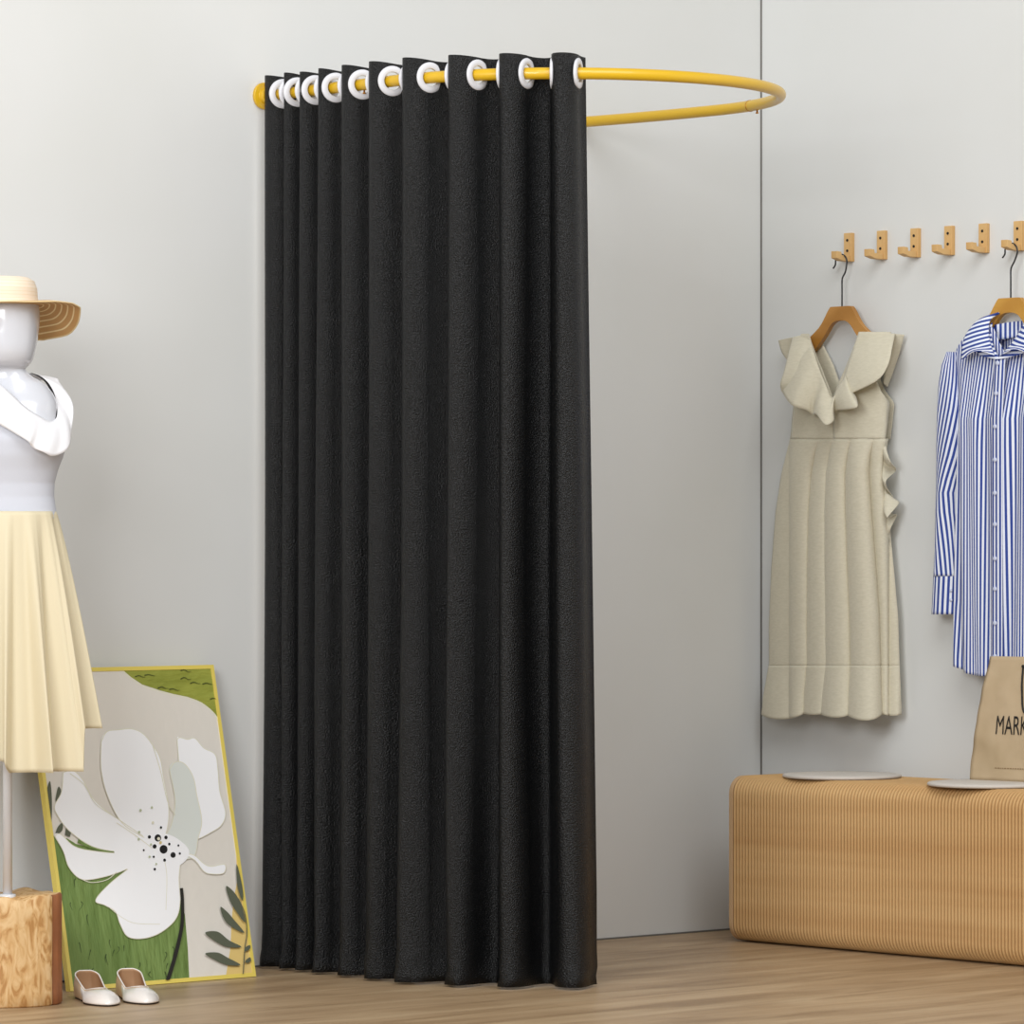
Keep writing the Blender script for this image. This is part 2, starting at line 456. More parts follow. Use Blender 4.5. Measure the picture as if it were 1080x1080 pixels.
PEG = HZ-.022+.0025
hanger(D_Y, ztd, -.036, M_hang, 'brown wooden hanger holding the beige ruffled dress', PEG, HY0)
hanger(S_Y, zts, -.036, M_hang2, 'light wooden hanger holding the blue striped shirt', PEG, HY0-.1166*5)

# ------------------------------------------------------------------ beige dress
dr = thing('ruffled_dress', (-.06, D_Y, .57), 'sleeveless beige dress with ruffled V-neck and flounced hem hung by the corner', 'dress')
def yX(px, py, X=-.09):
    v = onX(px, py, X); return v.y, v.z
def curve_px(pts):                               # [(py, px)] -> px at py
    return lambda py: ev(pts, py)
oL = [(352, 846), (362, 838), (380, 834), (400, 835), (418, 839), (430, 837), (462, 834)]
oR = [(350, 940), (365, 931), (385, 925), (400, 924), (412, 929), (425, 938), (445, 936), (462, 934)]
nL = [(352, 853), (362, 856), (375, 861), (390, 867), (405, 873), (420, 878.5)]
nR = [(350, 906), (362, 902), (375, 897), (390, 891), (405, 884), (420, 878.5)]
def bod_x(a):                                    # a: -1..1 across the chest
    return -.040-.055*math.sqrt(max(0, 1-a*a))**.8
def half_panel(inner, outer, y0, y1, front=True, flip=False):
    def fn(u, v):
        py = y0+(y1-y0)*v
        xi, xo = lin(inner, py), lin(outer, py)
        px = xi+(xo-xi)*u
        a = (px-885)/52.0; a = max(-1, min(1, a))
        sh = min(1, (py-y0)/60)                   # shoulders lie thin over the hanger
        X = bod_x(a)*(.78+.22*sh) if front else -.012-.008*(1-a*a)
        if front: X = min(X, -.046)
        q = onX(px, py, X if front else -.03); 
        if not front: q.x = X
        return q
    return fn
bodv = MB()
def addsheet(mbb, fn, nu, nv, uvf=None):
    vs = []; uv = []
    for j in range(nv+1):
        for i in range(nu+1):
            vs.append(fn(i/nu, j/nv)); uv.append(uvf(i/nu, j/nv) if uvf else (i/nu, j/nv))
    w = nu+1
    mbb.add(vs, [(j*w+i, j*w+i+1, (j+1)*w+i+1, (j+1)*w+i) for j in range(nv) for i in range(nu)], uv=uv)
cen = [(350, 878.5), (420, 878.5), (462, 879)]
iL = nL+[(463, 879)]; iR = nR+[(463, 879)]
addsheet(bodv, half_panel(iL, oL, 352, 463), 18, 40); addsheet(bodv, half_panel(iR, oR, 350, 463), 18, 40)
bL = [(352, 853), (362, 864), (385, 876), (407, 884), (463, 882)]; bR = [(350, 905), (362, 902), (385, 892), (407, 884), (463, 882)]
addsheet(bodv, half_panel(bL, oL, 356, 463, False), 12, 30); addsheet(bodv, half_panel(bR, oR, 354, 463, False), 12, 30)
bodv.build('bodice', M_linen, dr, thick=.003)
# skirt: one closed tube, gathered at the waist
FR = [(.135, .165, 1.0), (.375, .085, .62), (.540, .100, .85), (.755, .120, 1.1), (.955, .085, .7)]
def gath(u):
    return max(h*math.sqrt(max(0, 1-((u-c)/w)**2)) for c, w, h in FR)
def lobe(u):
    c, w, h = max(FR, key=lambda q: q[2]*math.sqrt(max(0, 1-((u-q[0])/q[1])**2))); return max(-1, min(1, (u-c)/w))
kL = [(460, 834), (480, 829), (500, 824), (540, 818), (600, 813.5), (660, 811), (700, 811), (712, 809), (735, 805), (758, 803)]
kR = [(460, 934.5), (480, 931), (500, 930), (540, 934), (600, 940), (650, 944.5), (700, 946), (758, 948)]
def skirt_pt(u, v, y0, y1, extra=0, front=True):
    py0 = y0+(y1-y0)*v
    g = gath(u)
    k = min(1, max(0, (py0-462)/28)); fl = max(0, (py0-703)/55)
    L, Rr = lin(kL, py0), lin(kR, py0)
    px = L+(Rr-L)*u
    px += (fl*4.5+k*1.2)*lobe(u)*math.sin(PI*u)**.5
    a = 2*u-1
    if not front:
        q = onX(px, py0, -.048); q.x = -.043+.030*max(0, 1-a*a)**.4; return q
    X = bod_x(max(-1, min(1, (px-885)/52)))*(1-.12*k)-.0005 - .036*k*(g-.55) - fl*.036*(g-.3)
    X = min(X, -.036)
    return onX(px, py0+fl*(13*g-8), X)
def skirt_obj(name, y0, y1, nv, thick=.003):
    m_ = MB(); w = 160
    vs = []
    for j in range(nv+1):
        for i in range(w+1): vs.append(skirt_pt(i/w, j/nv, y0, y1))
        for i in range(1, w): vs.append(skirt_pt(1-i/w, j/nv, y0, y1, front=False))
    T = 2*w
    fs = [(j*T+i, j*T+(i+1) % T, (j+1)*T+(i+1) % T, (j+1)*T+i) for j in range(nv) for i in range(T)]
    m_.add(vs, fs); return m_.build(name, M_linen, dr, thick=thick)
skirt_obj('dress_skirt', 462.5, 703.5, 60, .0015)
skirt_obj('hem_flounce', 702, 754, 20, .0022)
# ruffles
def ruffle(name, inner, outer, mt, parent, nu=14, nv=70, thick=.002, f=onX, wave=0):
    """inner / outer: [(px, py, plane)] control points"""
    I = cr([f(*p) for p in inner], nv+1); O = cr([f(*p) for p in outer], nv+1)
    def fn(u, v):
        j = round(v*nv); return I[j].lerp(O[j], u)+Vector((-.006*math.sin(PI*u), 0, 0))
    return sheet(name, fn, nu, nv, mt, parent, thick)
ruffle('shoulder_ruffle', [(906, 351, -.055), (902, 362, -.07), (897, 376, -.092), (891, 396, -.108), (890, 412, -.114)],
       [(944, 352, -.045), (941, 366, -.085), (936, 386, -.115), (924, 402, -.130), (893, 417, -.125)], M_linen, dr)
ruffle('shoulder_ruffle', [(853, 353, -.055), (856, 364, -.08), (860, 378, -.095), (866, 394, -.103), (869, 402, -.107)],
       [(836, 356, -.055), (832, 372, -.10), (827, 392, -.125), (823, 405, -.13), (825, 413, -.12)], M_linen, dr)
ruffle('shoulder_ruffle', [(853, 353, -.036), (846, 355, -.032), (838, 360, -.03)],
       [(821, 359, -.05), (825, 372, -.042), (834, 384, -.032)], M_linen, dr, nv=30)
ruffle('neck_ruffle', [(856, 364, -.098), (861, 380, -.110), (866, 394, -.115), (871, 406, -.118), (877, 419, -.120), (881, 416, -.120), (885, 408, -.118), (889, 401, -.116), (892, 396, -.114)],
       [(824, 412, -.118), (835, 427, -.160), (851, 433, -.135), (857, 438, -.118), (861, 437, -.150), (870, 448, -.172), (879, 444, -.150), (880, 434, -.116), (893, 432, -.150), (904, 429, -.155), (903, 419, -.12)], M_linen, dr, nv=110)
ruffle('shoulder_ruffle', [(943, 352, -.040), (938, 372, -.034), (934, 390, -.03), (932, 402, -.028)],
       [(954, 353, -.022), (948, 374, -.016), (942, 392, -.015), (936, 408, -.018)], M_linen, dr, nv=30)
# cascading side ruffle
si = [(931, 466, -.050), (931, 480, -.055), (931, 495, -.058), (931.5, 508, -.055), (932, 522, -.058), (933, 536, -.055), (935, 548, -.05), (937, 562, -.045)]
so = [(933, 466, -.05), (939, 487, -.080), (945, 496, -.020), (934, 509, -.085), (943, 526, -.025), (948, 531, -.045), (936, 546, -.085), (946, 543, -.022), (940, 556, -.05), (938, 563, -.045)]
ruffle('side_ruffle', si, so, M_linen, dr, nv=120)

# ------------------------------------------------------------------ striped shirt
sh = thing('striped_shirt', (-.06, S_Y, .68), 'long blue and white striped button-up shirt hanging above the paper bag', 'shirt')
YC = onX(1057, 450, -.09).y
def sp(px, py, X):                               # left half from its outline; mirror handled by sgn
    v = onX(px, py, -.09); return Vector((X, v.y, v.z))
def mir(v, sgn): return v if sgn > 0 else Vector((v.x, 2*YC-v.y, v.z))
fo = [(340, 1022), (350, 1014), (360, 1006), (371, 997), (385, 998), (415, 1001), (460, 1003), (560, 1002), (640, 1001), (703, 1003)]
fi = [(335, 1040), (345, 1042), (356, 1046), (366, 1051), (376, 1056.5), (400, 1057), (713, 1057)]
def shirt_front(sgn):
    def fn(u, v):
        py0 = 345; ye = 713 if u < .3 else 713-10*((u-.3)/.7)**1.6
        py = py0+(ye-py0)*v
        xi, xo = lin(fi, py), lin(fo, py); px = xi+(xo-xi)*u
        a = max(-1, min(1, (px-1057)/58)); k = min(1, max(0, (py-372)/70))
        X = -.050-.052*math.sqrt(max(0, 1-a*a))**.7*(.35+.65*k)
        X -= k*(.010*math.sin(u*9.5+py*.004)+.006*math.sin(u*19+1+py*.01))*(.3+.7*u)
        if sgn > 0: X -= .002
        return mir(sp(px, py, X), sgn)
    def uvf(u, v):
        py = 345+(713-345)*v
        xi, xo = lin(fi, py), lin(fo, py)
        # print follows the cloth: folds swallow or spread stripes a little
        return ((1057-(xi+(xo-xi)*u))/272.0+.006*math.sin(u*9.5+v*2)*min(1, v*3)+.004*v*math.sin(u*5), v)
    return fn, uvf
for sgn in (1, -1):
    fn, uvf = shirt_front(sgn); sheet('front_panel', fn, 60, 110, M_stripe, sh, .0018, uvf)
def shirt_back(u, v):
    a = 2*u-1; w = onX(1003, 500, -.09).y-YC
    top = 1.538-.030*math.exp(-(a/.30)**2)*0 - .045*max(0, abs(a)-.45)/.55
    z = top+(.69-top)*v; y = YC+w*a*(.99)
    return Vector((-.016-.006*math.cos(a*9), y, z))
sheet('back_panel', shirt_back, 60, 60, M_stripe, sh, .0018, lambda u, v: ((2*u-1)*.2, v))
# placket with buttons
def plac(u, v):
    py = 378+(712-378)*v; px = 1051.5+11*u
    return sp(px, py, -.1085-.002*math.sin(PI*u)-.0*v - (.0 if py > 440 else 0) + .018*max(0, (440-py)/62)*.6)
sheet('placket', plac, 6, 60, M_stripe, sh, .002, lambda u, v: (.0118*(.25+3.0*u), v))
for py in (383, 415, 450, 485, 520, 553, 589, 621, 657, 692):
    v = sp(1056, py, 0); v.x = plac(.5, (py-378)/334).x-.0025
    mb = MB(); mb.tube([v+Vector((.001, 0, 0)), v-Vector((.0012, 0, 0)), v-Vector((.002, 0, 0))], [.0055, .0058, .0045], 18); mb.build('button', M_button, sh)
# sleeves
se_o = [(371, 996), (385, 988), (405, 984), (430, 981.5), (470, 979), (505, 977.5), (540, 976), (580, 976), (607, 975.5)]
se_i = [(371, 997.5), (385, 999.5), (405, 1002), (430, 1004), (455, 1004), (480, 1003), (505, 1000), (540, 998), (580, 999), (607, 1000)]
def sleeve(sgn, y0, y1, puff):
    def fn(u, v):
        py = y0+(y1-y0)*v; o_, i_ = lin(se_o, py), lin(se_i, py); a = 2*PI*u
        if y0 > 600: o_, i_ = 974.5-.5*v, 1001-.5*v
        c, w = (o_+i_)/2, (i_-o_)/2
        r = 1+puff*.10*math.sin(3*a+py*.03)
        v_ = sp(c-w*math.cos(a), py, 0)
        v_.x = -.052-(.026 if y0 < 600 else .022)*math.sin(a)*r - .006*math.sin(py*.02)
        return mir(v_, sgn)
    def uvf(u, v):
        py = y0+(y1-y0)*v
        k = .20 if py < 520 else .20
        sh_ = -.075*min(1, max(0, (520-py)/150)) if y0 < 600 else 0
        sh2 = -.02*max(0, (py-520)/90) if y0 < 600 else 0
        uu = u if u < .5 else 1-u
        return (uu*.20+sh_+sh2, v)
    return fn, uvf
for sgn in (1, -1):
    fn, uvf = sleeve(sgn, 371, 607.5, 1); s_ = sheet('sleeve', fn, 40, 70, M_stripe, sh, .0015, uvf, close=True)
    fn, uvf = sleeve(sgn, 606.5, 648, 0); cf = sheet('cuff', fn, 40, 12, M_stripe, s_, .002, uvf, close=True)
    for py in (623, 633):
        v = mir(sp(997, py, -.068), sgn)
        mb = MB(); mb.tube([v, v-Vector((.003, 0, 0))], [.0045, .004], 14); mb.build('button', M_button, cf)
# collar flaps and stand
for sgn in (1, -1):
    I = [mir(sp(*p), sgn) for p in [(1043, 330, -.050), (1038, 337, -.066), (1040, 349, -.080), (1046, 363, -.094), (1054, 376, -.106)]]
    O = [mir(sp(*p), sgn) for p in [(1042, 329, -.048), (1027, 336, -.066), (1020, 350, -.088), (1018, 364, -.100), (1018, 379, -.104)]]
    I = cr(I, 41); O = cr(O, 41)
    for j in range(30, 41):                      # point of the collar: pull the bottom edge up in the middle
        pass
    def fn(u, v, I=I, O=O):
        j = round(v*40); q = I[j].lerp(O[j], u)
        q.x -= .008*math.sin(PI*u)
        if v > .8: q.z += (v-.8)/.2*.018*math.sin(PI*min(1, u*1.1))*(.9)
        return q
    def uvf(u, v, I=I, O=O): 
        j = round(v*40); q = I[j].lerp(O[j], u); return (q.z+.25*(abs(q.y-YC)), 0)
    sheet('collar', fn, 14, 40, M_stripe, sh, .002, uvf)
    I2 = cr([mir(sp(*p), sgn) for p in [(1038, 340, -.060), (1041, 354, -.074), (1048, 367, -.088), (1057, 377, -.102)]], 31)
    O2 = cr([mir(sp(*p), sgn) for p in [(1026, 350, -.062), (1029, 362, -.078), (1034, 374, -.094), (1057, 379.5, -.106)]], 31)
    sheet('collar_stand', lambda u, v, I=I2, O=O2: I[round(v*30)].lerp(O[round(v*30)], u), 4, 30, M_stripe, sh, .0015,
          lambda u, v, I=I2, O=O2: (I[round(v*30)].lerp(O[round(v*30)], u).z, 0))
def backcollar(u, v):
    a = 2*u-1; y = YC+.070*a
    return Vector((-.020-.02*a*a, y, 1.548+.012*math.cos(a*1.2)-.040*v))
sheet('collar_band', backcollar, 20, 6, M_stripe, sh, .002, lambda u, v: (.07*(2*u-1), v))

# ------------------------------------------------------------------ bench
BX0, BX1, BY0, BY1, BH = -.372, -.02, -.255, -1.98, .42
bn = thing('ribbed_bench', (-.2, -1.1, 0), 'long honey brown ribbed paper bench with rounded edges against the wall', 'bench')
def loop(inset=0, n=10):
    r = .045; pts = []
    x0, x1, z0, z1 = BX0+inset, BX1-inset, .002+inset, BH-inset
    for cx, cz, a0 in ((x0+r, z0+r, PI), (x1-r, z0+r, 1.5*PI), (x1-r, z1-r, 0), (x0+r, z1-r, .5*PI)):
        for k in range(n+1):
            a = a0+.5*PI*k/n; pts.append((cx+r*math.cos(a), cz+r*math.sin(a)))
    return pts
PER = .0108; NR = int((BY0-.012-BY1)/PER)
vs = []; rings = []
seq = [(0, .030), (.33, .030), (.37, .0035), (.46, .0005), (.66, 0), (.86, .0005), (.96, .0035)]
for k in range(NR):
    for f, ins in seq: rings.append((BY0-.012-(k+f)*PER, ins))
rings.append((BY0-.012-NR*PER, .030))
for y, ins in rings:
    for x, z in loop(ins): vs.append((x, y, z))
n = len(loop()); fs = [(j*n+i, (j+1)*n+i, (j+1)*n+(i+1) % n, j*n+(i+1) % n) for j in range(len(rings)-1) for i in range(n)]
fs += [tuple(range(n)), tuple((len(rings)-1)*n+i for i in range(n))[::-1]]
mesh('ribbed_body', vs, fs, M_bench, bn)
for y0, y1 in ((BY0, BY0-.0125), (rings[-1][0]+.0005, rings[-1][0]-.012)):
    lp = loop(0); v2 = [(x, y0, z) for x, z in lp]+[(x, y1, z) for x, z in lp]
    mesh('end_board', v2, [tuple(range(n)), tuple(range(n, 2*n))[::-1]]+[(i, n+i, n+(i+1) % n, (i+1) % n) for i in range(n)], M_bench_end, bn, smooth=False, bev=.002)
def disc(c, r, label):
    t = MB(); lathe(t, c, [(r-.004, 0), (r-.001, .0015), (r, .004), (r-.001, .0072), (r-.005, .009), (r*.6, .0098), (.01, .01)], 72)
    o = t.build('seat_pad', M_felt); o.location = (0, 0, 0)
    tag(o, label, 'seat pad', 'round felt pads on the bench')
ctr = onZ(888, 815.7, .43); disc((ctr.x, ctr.y, BH), .150, 'round pale grey felt pad on the bench end below the beige dress')
ctr2 = onZ(1043, 824.3, .43); disc((ctr2.x+.0, ctr2.y, BH), .150, 'round pale grey felt pad on the bench under the paper bag')

# ------------------------------------------------------------------ paper bag
b0 = onZ(1023, 822, .4302)
ang = math.radians(4); wd = Vector((math.sin(ang), -math.cos(ang), 0)); dd = Vector((math.cos(ang), math.sin(ang), 0))
BW, BHH, BD = .340, .302, .070
bg = thing('paper_bag', b0+wd*BW/2, 'brown kraft paper carrier bag with black print standing on the bench pad', 'bag')
def bagpt(u, v, w):                              # u across, v up, w back
    tap = .042*v**1.3; g = .5*BD*(1-.75*v*v)
    lean = 0
    p = b0+wd*(u*BW+tap*(1-2*u))+Vector((0, 0, v*BHH))+dd*(lean+ (w*2-1)*g+.5*BD)
    side = abs(2*u-1)
    p += dd*(.004*noise.noise(Vector((u*5, v*6, w*3))))*(1 if w < .5 else -1)*(0 if v < .03 else 1)
    return p
nu, nv = 30, 34; per = []
for i in range(nu): per.append((i/nu, 0))
for i in range(6): per.append((1, i/6))
for i in range(nu): per.append((1-i/nu, 1))
for i in range(6): per.append((0, 1-i/6))
vs = []; T = len(per)
for j in range(nv+1):
    for u, w in per:
        p = bagpt(u, j/nv, w)
        if u in (0, 1) and 0 < w < 1: p += wd*(.02*(j/nv)*(1-abs(2*w-1)))*(1 if u == 0 else -1)   # gusset fold
        vs.append(p)
fs = [(j*T+i, j*T+(i+1) % T, (j+1)*T+(i+1) % T, (j+1)*T+i) for j in range(nv) for i in range(T)]+[tuple(range(T))[::-1]]
mesh('bag_body', vs, fs, M_bag, bg, thick=.0012)
def bagface(u, v): return bagpt(u, v, 0)-dd*.0022
for w0, sg in ((0, -1), (1, 1)):
    pts = []
    for t in range(25):
        a = t/24; uu = .5-.08+.16*a; dv = .925-.375*(1-(2*abs(a-.5))**3.0)
        pts.append(bagpt(uu, dv, w0)+dd*sg*.004)
    mb = MB(); mb.tube(pts, .0024, 8)
    for e in (pts[0], pts[-1]): mb.tube([e-dd*sg*.003, e+dd*sg*.002], .0042, 10)
    mb.build('handle', M_cord, bg)
def lettering(txt, name, u0, v0, width, height, mt, parent):
    cu = bpy.data.curves.new('txt', 'FONT'); cu.body = txt; cu.size = 1; cu.fill_mode = 'FRONT'
    ob = bpy.data.objects.new('txt', cu); C.objects.link(ob); bpy.context.view_layer.update()
    me = bpy.data.meshes.new_from_object(ob); bpy.data.objects.remove(ob)
    bm = bmesh.new(); bm.from_mesh(me); bmesh.ops.triangulate(bm, faces=bm.faces)
    for _ in range(1): bmesh.ops.subdivide_edges(bm, edges=[e for e in bm.edges if e.calc_length() > .3], cuts=3)
    xs = [v.co.x for v in bm.verts]; ys = [v.co.y for v in bm.verts]
    x0, x1, y0, y1 = min(xs), max(xs), min(ys), max(ys)
    vs = [bagface(u0+(v.co.x-x0)/(x1-x0)*width, v0+(v.co.y-y0)/(y1-y0)*height) for v in bm.verts]
    bm.verts.index_update(); fs = [tuple(v.index for v in f.verts) for f in bm.faces]; bm.free()
    return mesh(name, vs, fs, mt, parent, smooth=False)
lettering('MARKET', 'lettering', .205, .375, .44, .15, M_ink, bg)
mb = MB(); rnd = random.Random(2); u = .23
while u < .78:                                    # line of print too small to read
    w = rnd.uniform(.008, .022)
    q = [bagface(u, .098), bagface(u+w, .098), bagface(u+w, .106), bagface(u, .106)]
    mb.add(q, [(0, 1, 2, 3)]); u += w+.006
mb.build('fine_print', M_faint, bg, smooth=False)

# ------------------------------------------------------------------ leaning picture
BLp, BRp = onZ(75.5, 1046, .0), onZ(268.5, 1030.5, .0)
pb = Vector((-2.392, -.19, 0)); wv = Vector((1, 0, 0)); PW = .535
ytop = -.030; ZPT = .722
hv = Vector((0, ytop-pb.y, ZPT)); PH = hv.length; hv.normalize()
nv_ = wv.cross(hv)                                # out of the picture, towards the room
if nv_.y > 0: nv_ = -nv_
pt = thing('framed_flower_picture', (pb.x+PW/2, pb.y, 0), 'white flower painting in thin yellow frame leaning on the wall', 'picture')
def onPic(px, py, lift=0):
    d = P(px, py, 1)-Vector((CX, CY, CZ)); o = Vector((CX, CY, CZ)); q = pb+nv_*.004
    t = (q-o).dot(nv_)/d.dot(nv_); r = o+d*t-pb
    a = min(PW-.008, max(.008, r.dot(wv))); b = min(PH-.008, max(.008, r.dot(hv)))
    return pb+wv*a+hv*b+nv_*(.004+lift)
def pbox(mb, a0, a1, b0, b1, n0, n1):
    c = [pb+wv*a+hv*b+nv_*n for n in (n0, n1) for a, b in ((a0, b0), (a1, b0), (a1, b1), (a0, b1))]
    mb.add(c, [(0, 3, 2, 1), (4, 5, 6, 7), (0, 1, 5, 4), (1, 2, 6, 5), (2, 3, 7, 6), (3, 0, 4, 7)])
mb = MB(); fw = .0095
pbox(mb, 0, PW, 0, fw, -.011, .0055); pbox(mb, 0, PW, PH-fw, PH, -.011, .0055)
pbox(mb, 0, fw, fw, PH-fw, -.011, .0055); pbox(mb, PW-fw, PW, fw, PH-fw, -.011, .0055)
mb.build('picture_frame', M_gold, pt, smooth=False)
M_p = {k: mat('paint_'+k, c, .7, **kw) for k, c, kw in [
    ('ground', '#e4dfd6', dict(bump=.5, bscale=26, bdist=.003)), ('olive', '#a0a545', dict(bump=1, bscale=30, bdist=.007, col2='#8d9438', cscale=14, stretch=(.5, 1, 1.6))),
    ('green', '#7b9350', dict(bump=1, bscale=30, bdist=.007, col2='#6b8443', cscale=12, stretch=(1.8, 1, .5))), ('white', '#fbfcff', dict(bump=.15, bscale=30, bdist=.002)),
    ('mint', '#dfe4df', {}), ('cream', '#e6e3cf', {}), ('sand', '#e3c67c', {}), ('leaf', '#5c6150', {}), ('stem', '#24221d', {}), ('black', '#111011', {}), ('gold', '#d9c58a', {}), ('sage', '#bcc3a6', {}), ('crack', '#4b5420', {}), ('crackg', '#3c4f24', {})]}
pk = list(M_p); pm = [M_p[k] for k in pk]
mb = MB()
mb.add([pb+wv*a+hv*b+nv_*n for n in (-.008, .004) for a, b in ((.008, .008), (PW-.008, .008), (PW-.008, PH-.008), (.008, PH-.008))],
       [(0, 3, 2, 1), (4, 5, 6, 7), (0, 1, 5, 4), (1, 2, 6, 5), (2, 3, 7, 6), (3, 0, 4, 7)], 0)
lift = [0.0]
def poly(pts, k, smooth=True, n=None):
    lift[0] += .00006
    q = cr([Vector((a, b, 0)) for a, b in pts], n or len(pts)*8, closed=True) if smooth else [Vector((a, b, 0)) for a, b in pts]
    w = [onPic(p.x, p.y, lift[0]) for p in q]
    flat = [Vector(((p-pb).dot(wv), (p-pb).dot(hv), 0)) for p in w]
    tri = geometry.tessellate_polygon([flat])
    out = []
    for t in tri:
        a, b, c = t
        if (w[b]-w[a]).cross(w[c]-w[a]).dot(nv_) < 0: t = (a, c, b)
        out.append(tuple(t))
    mb.add(w, out, pk.index(k))
def stroke(pts, wd_, k, n=40):
    lift[0] += .00006
    q = cr([Vector((a, b, 0)) for a, b in pts], n); vs = []; fs = []
    for i, p in enumerate(q):
        t = (q[min(i+1, n-1)]-q[max(i-1, 0)]).normalized(); s = Vector((-t.y, t.x, 0))
        ww = wd_ if not isinstance(wd_, tuple) else wd_[0]+(wd_[1]-wd_[0])*i/(n-1)
        vs += [onPic(p.x+s.x*ww/2, p.y+s.y*ww/2, lift[0]), onPic(p.x-s.x*ww/2, p.y-s.y*ww/2, lift[0])]
    for i in range(n-1):
        f = (2*i, 2*i+1, 2*i+3, 2*i+2)
        if (vs[f[1]]-vs[f[0]]).cross(vs[f[2]]-vs[f[0]]).dot(nv_) < 0: f = f[::-1]
        fs.append(f)
    mb.add(vs, fs, pk.index(k))
def dot(x, y, r, k): poly([(x+r*.92*math.cos(a*PI/4), y+r*math.sin(a*PI/4)) for a in range(8)], k, n=20)
# background fields
poly([(122, 700), (235, 698), (240, 766), (231, 762), (226, 752), (213, 741), (198, 735), (183, 732), (168, 728), (150, 722), (138, 714), (130, 707)], 'olive', False)
stroke([(121, 702), (130, 708), (138, 715), (150, 723), (168, 729), (183, 733), (198, 736), (213, 742), (226, 753), (233, 765)], 1.4, 'cream')
poly([(30, 812), (52, 812), (57, 860), (64, 880), (80, 890), (112, 898), (150, 900), (185, 930), (195, 965), (198, 1000), (200, 1035), (190, 1045), (60, 1055), (50, 940)], 'green', False)
poly([(247, 885), (249, 900), (250, 930), (246, 950), (244, 975), (243, 1000), (239, 1034), (275, 1034), (262, 960), (254, 895)], 'sand', False)
poly([(30, 805), (70, 805), (75, 880), (62, 890), (40, 880)], 'ground', False)
# cracks in the thick paint
rnd = random.Random(8)
for i in range(22):
    x = rnd.uniform(72, 188); y = rnd.uniform(925, 1025)
    if x > 95 and x < 185 and y < 988 and x > 110: y = rnd.uniform(992, 1026)
    stroke([(x, y), (x+rnd.uniform(-2, 2), y+3), (x+rnd.uniform(-2.5, 2.5), y+rnd.uniform(6, 12))], (1.1, .3), 'crackg', 8)
for (x, y) in ((142, 714), (152, 713), (166, 726), (178, 728), (190, 716), (200, 721), (213, 722), (221, 738), (190, 708)):
    stroke([(x, y+rnd.uniform(-1, 1)), (x+4, y-1.5), (x+8, y+rnd.uniform(-1, 1.5)), (x+11, y)], (1.1, .3), 'crack', 8)
# dark leaves on the left edge
poly([(52, 824), (54, 840), (54, 862), (52, 872), (49, 855), (48, 838)], 'leaf')
poly([(61, 830), (64, 836), (60, 846), (58, 843)], 'leaf')
poly([(65, 868), (65, 876), (58, 881), (60, 873)], 'leaf')
poly([(69, 871), (75, 876), (73, 883), (68, 881)], 'leaf', False)
poly([(83, 882), (90, 888), (124, 899), (110, 899), (92, 894), (81, 889)], 'green', False)
# petals
def petal(pts, k='white', line='cream'):
    poly(pts, k); stroke(pts+[pts[0]], .8, line, n=len(pts)*8)
petal([(66, 815), (76, 813), (86, 822), (98, 843), (118, 860), (150, 880), (168, 895), (150, 900), (120, 898), (95, 892), (72, 876), (60, 860), (57, 850), (64, 836)])
petal([(106, 783), (112, 772), (124, 770), (138, 769), (150, 774), (160, 786), (168, 800), (172, 822), (177, 850), (176, 872), (168, 892), (152, 884), (128, 868), (113, 840), (106, 812)])
petal([(186, 780), (189, 778), (197, 780), (205, 779), (214, 789), (226, 796), (229, 812), (231, 835), (237, 857), (233, 870), (222, 878), (207, 885), (200, 880), (192, 850), (188, 805)])
petal([(178, 812), (184, 804), (194, 806), (203, 820), (207, 840), (212, 866), (208, 885), (204, 903), (190, 905), (172, 890), (180, 870), (184, 845)], 'mint')
petal([(57, 882), (63, 880), (78, 893), (100, 898), (130, 900), (165, 896), (150, 908), (125, 920), (100, 927), (84, 927), (72, 915), (66, 898)])
petal([(160, 898), (185, 900), (203, 902), (214, 911), (222, 914), (236, 912), (235, 921), (222, 922), (214, 919), (204, 907), (192, 904), (188, 925), (189, 952), (184, 970), (168, 984), (150, 990), (134, 988), (126, 975), (121, 962), (110, 955), (100, 950), (112, 935), (130, 920)])
poly([(120, 892), (150, 884), (176, 880), (198, 896), (190, 912), (160, 920), (130, 915)], 'white')
stroke([(73, 816), (88, 828), (100, 848), (122, 863), (150, 882)], .7, 'cream')
stroke([(122, 868), (140, 880), (160, 895)], .7, 'cream'); stroke([(160, 786), (168, 812), (176, 846), (184, 860)], .8, 'cream')
stroke([(84, 927), (96, 931), (112, 928), (122, 920)], .8, 'cream'); stroke([(115, 958), (128, 968), (142, 974), (168, 975)], .5, 'cream')
stroke([(172, 905), (175, 925), (174, 960)], .5, 'cream')
# flower centre
for x, y, r, k in [(165.5, 884, 3.8, 'black'), (171.5, 896, 4.6, 'black'), (181.5, 902, 3, 'black'), (162, 893, 2.3, 'black'), (156.5, 883, 1.8, 'black'), (174, 883.5, 1.9, 'black'),
                   (177.5, 890.5, 1.4, 'black'), (172.5, 907.5, 1.6, 'black'), (161, 904, 1.2, 'black'), (150.5, 897, 1.1, 'black'), (168.7, 873, 1.3, 'black'), (187, 892, 1.1, 'black'),
                   (188.5, 900.5, 1.2, 'black'), (162, 917, 1.4, 'black'), (147, 855, 1.5, 'sage'), (159, 852, 1.3, 'sage'), (160, 868, 1.5, 'cream'), (145.5, 878, 1.4, 'sage'), (145, 885.5, 1.4, 'sage'),
                   (156.5, 904, 1.3, 'sage'), (163.5, 911.5, 1.1, 'sage'), (158, 891, 1.2, 'sage'), (166, 885, 1.8, 'cream'), (168, 889, 1.5, 'gold')]:
    dot(x, y, r, k)
stroke([(190, 937), (191, 950), (191, 970), (189, 985), (183, 1010), (175, 1036)], (3.2, 4.2), 'stem')
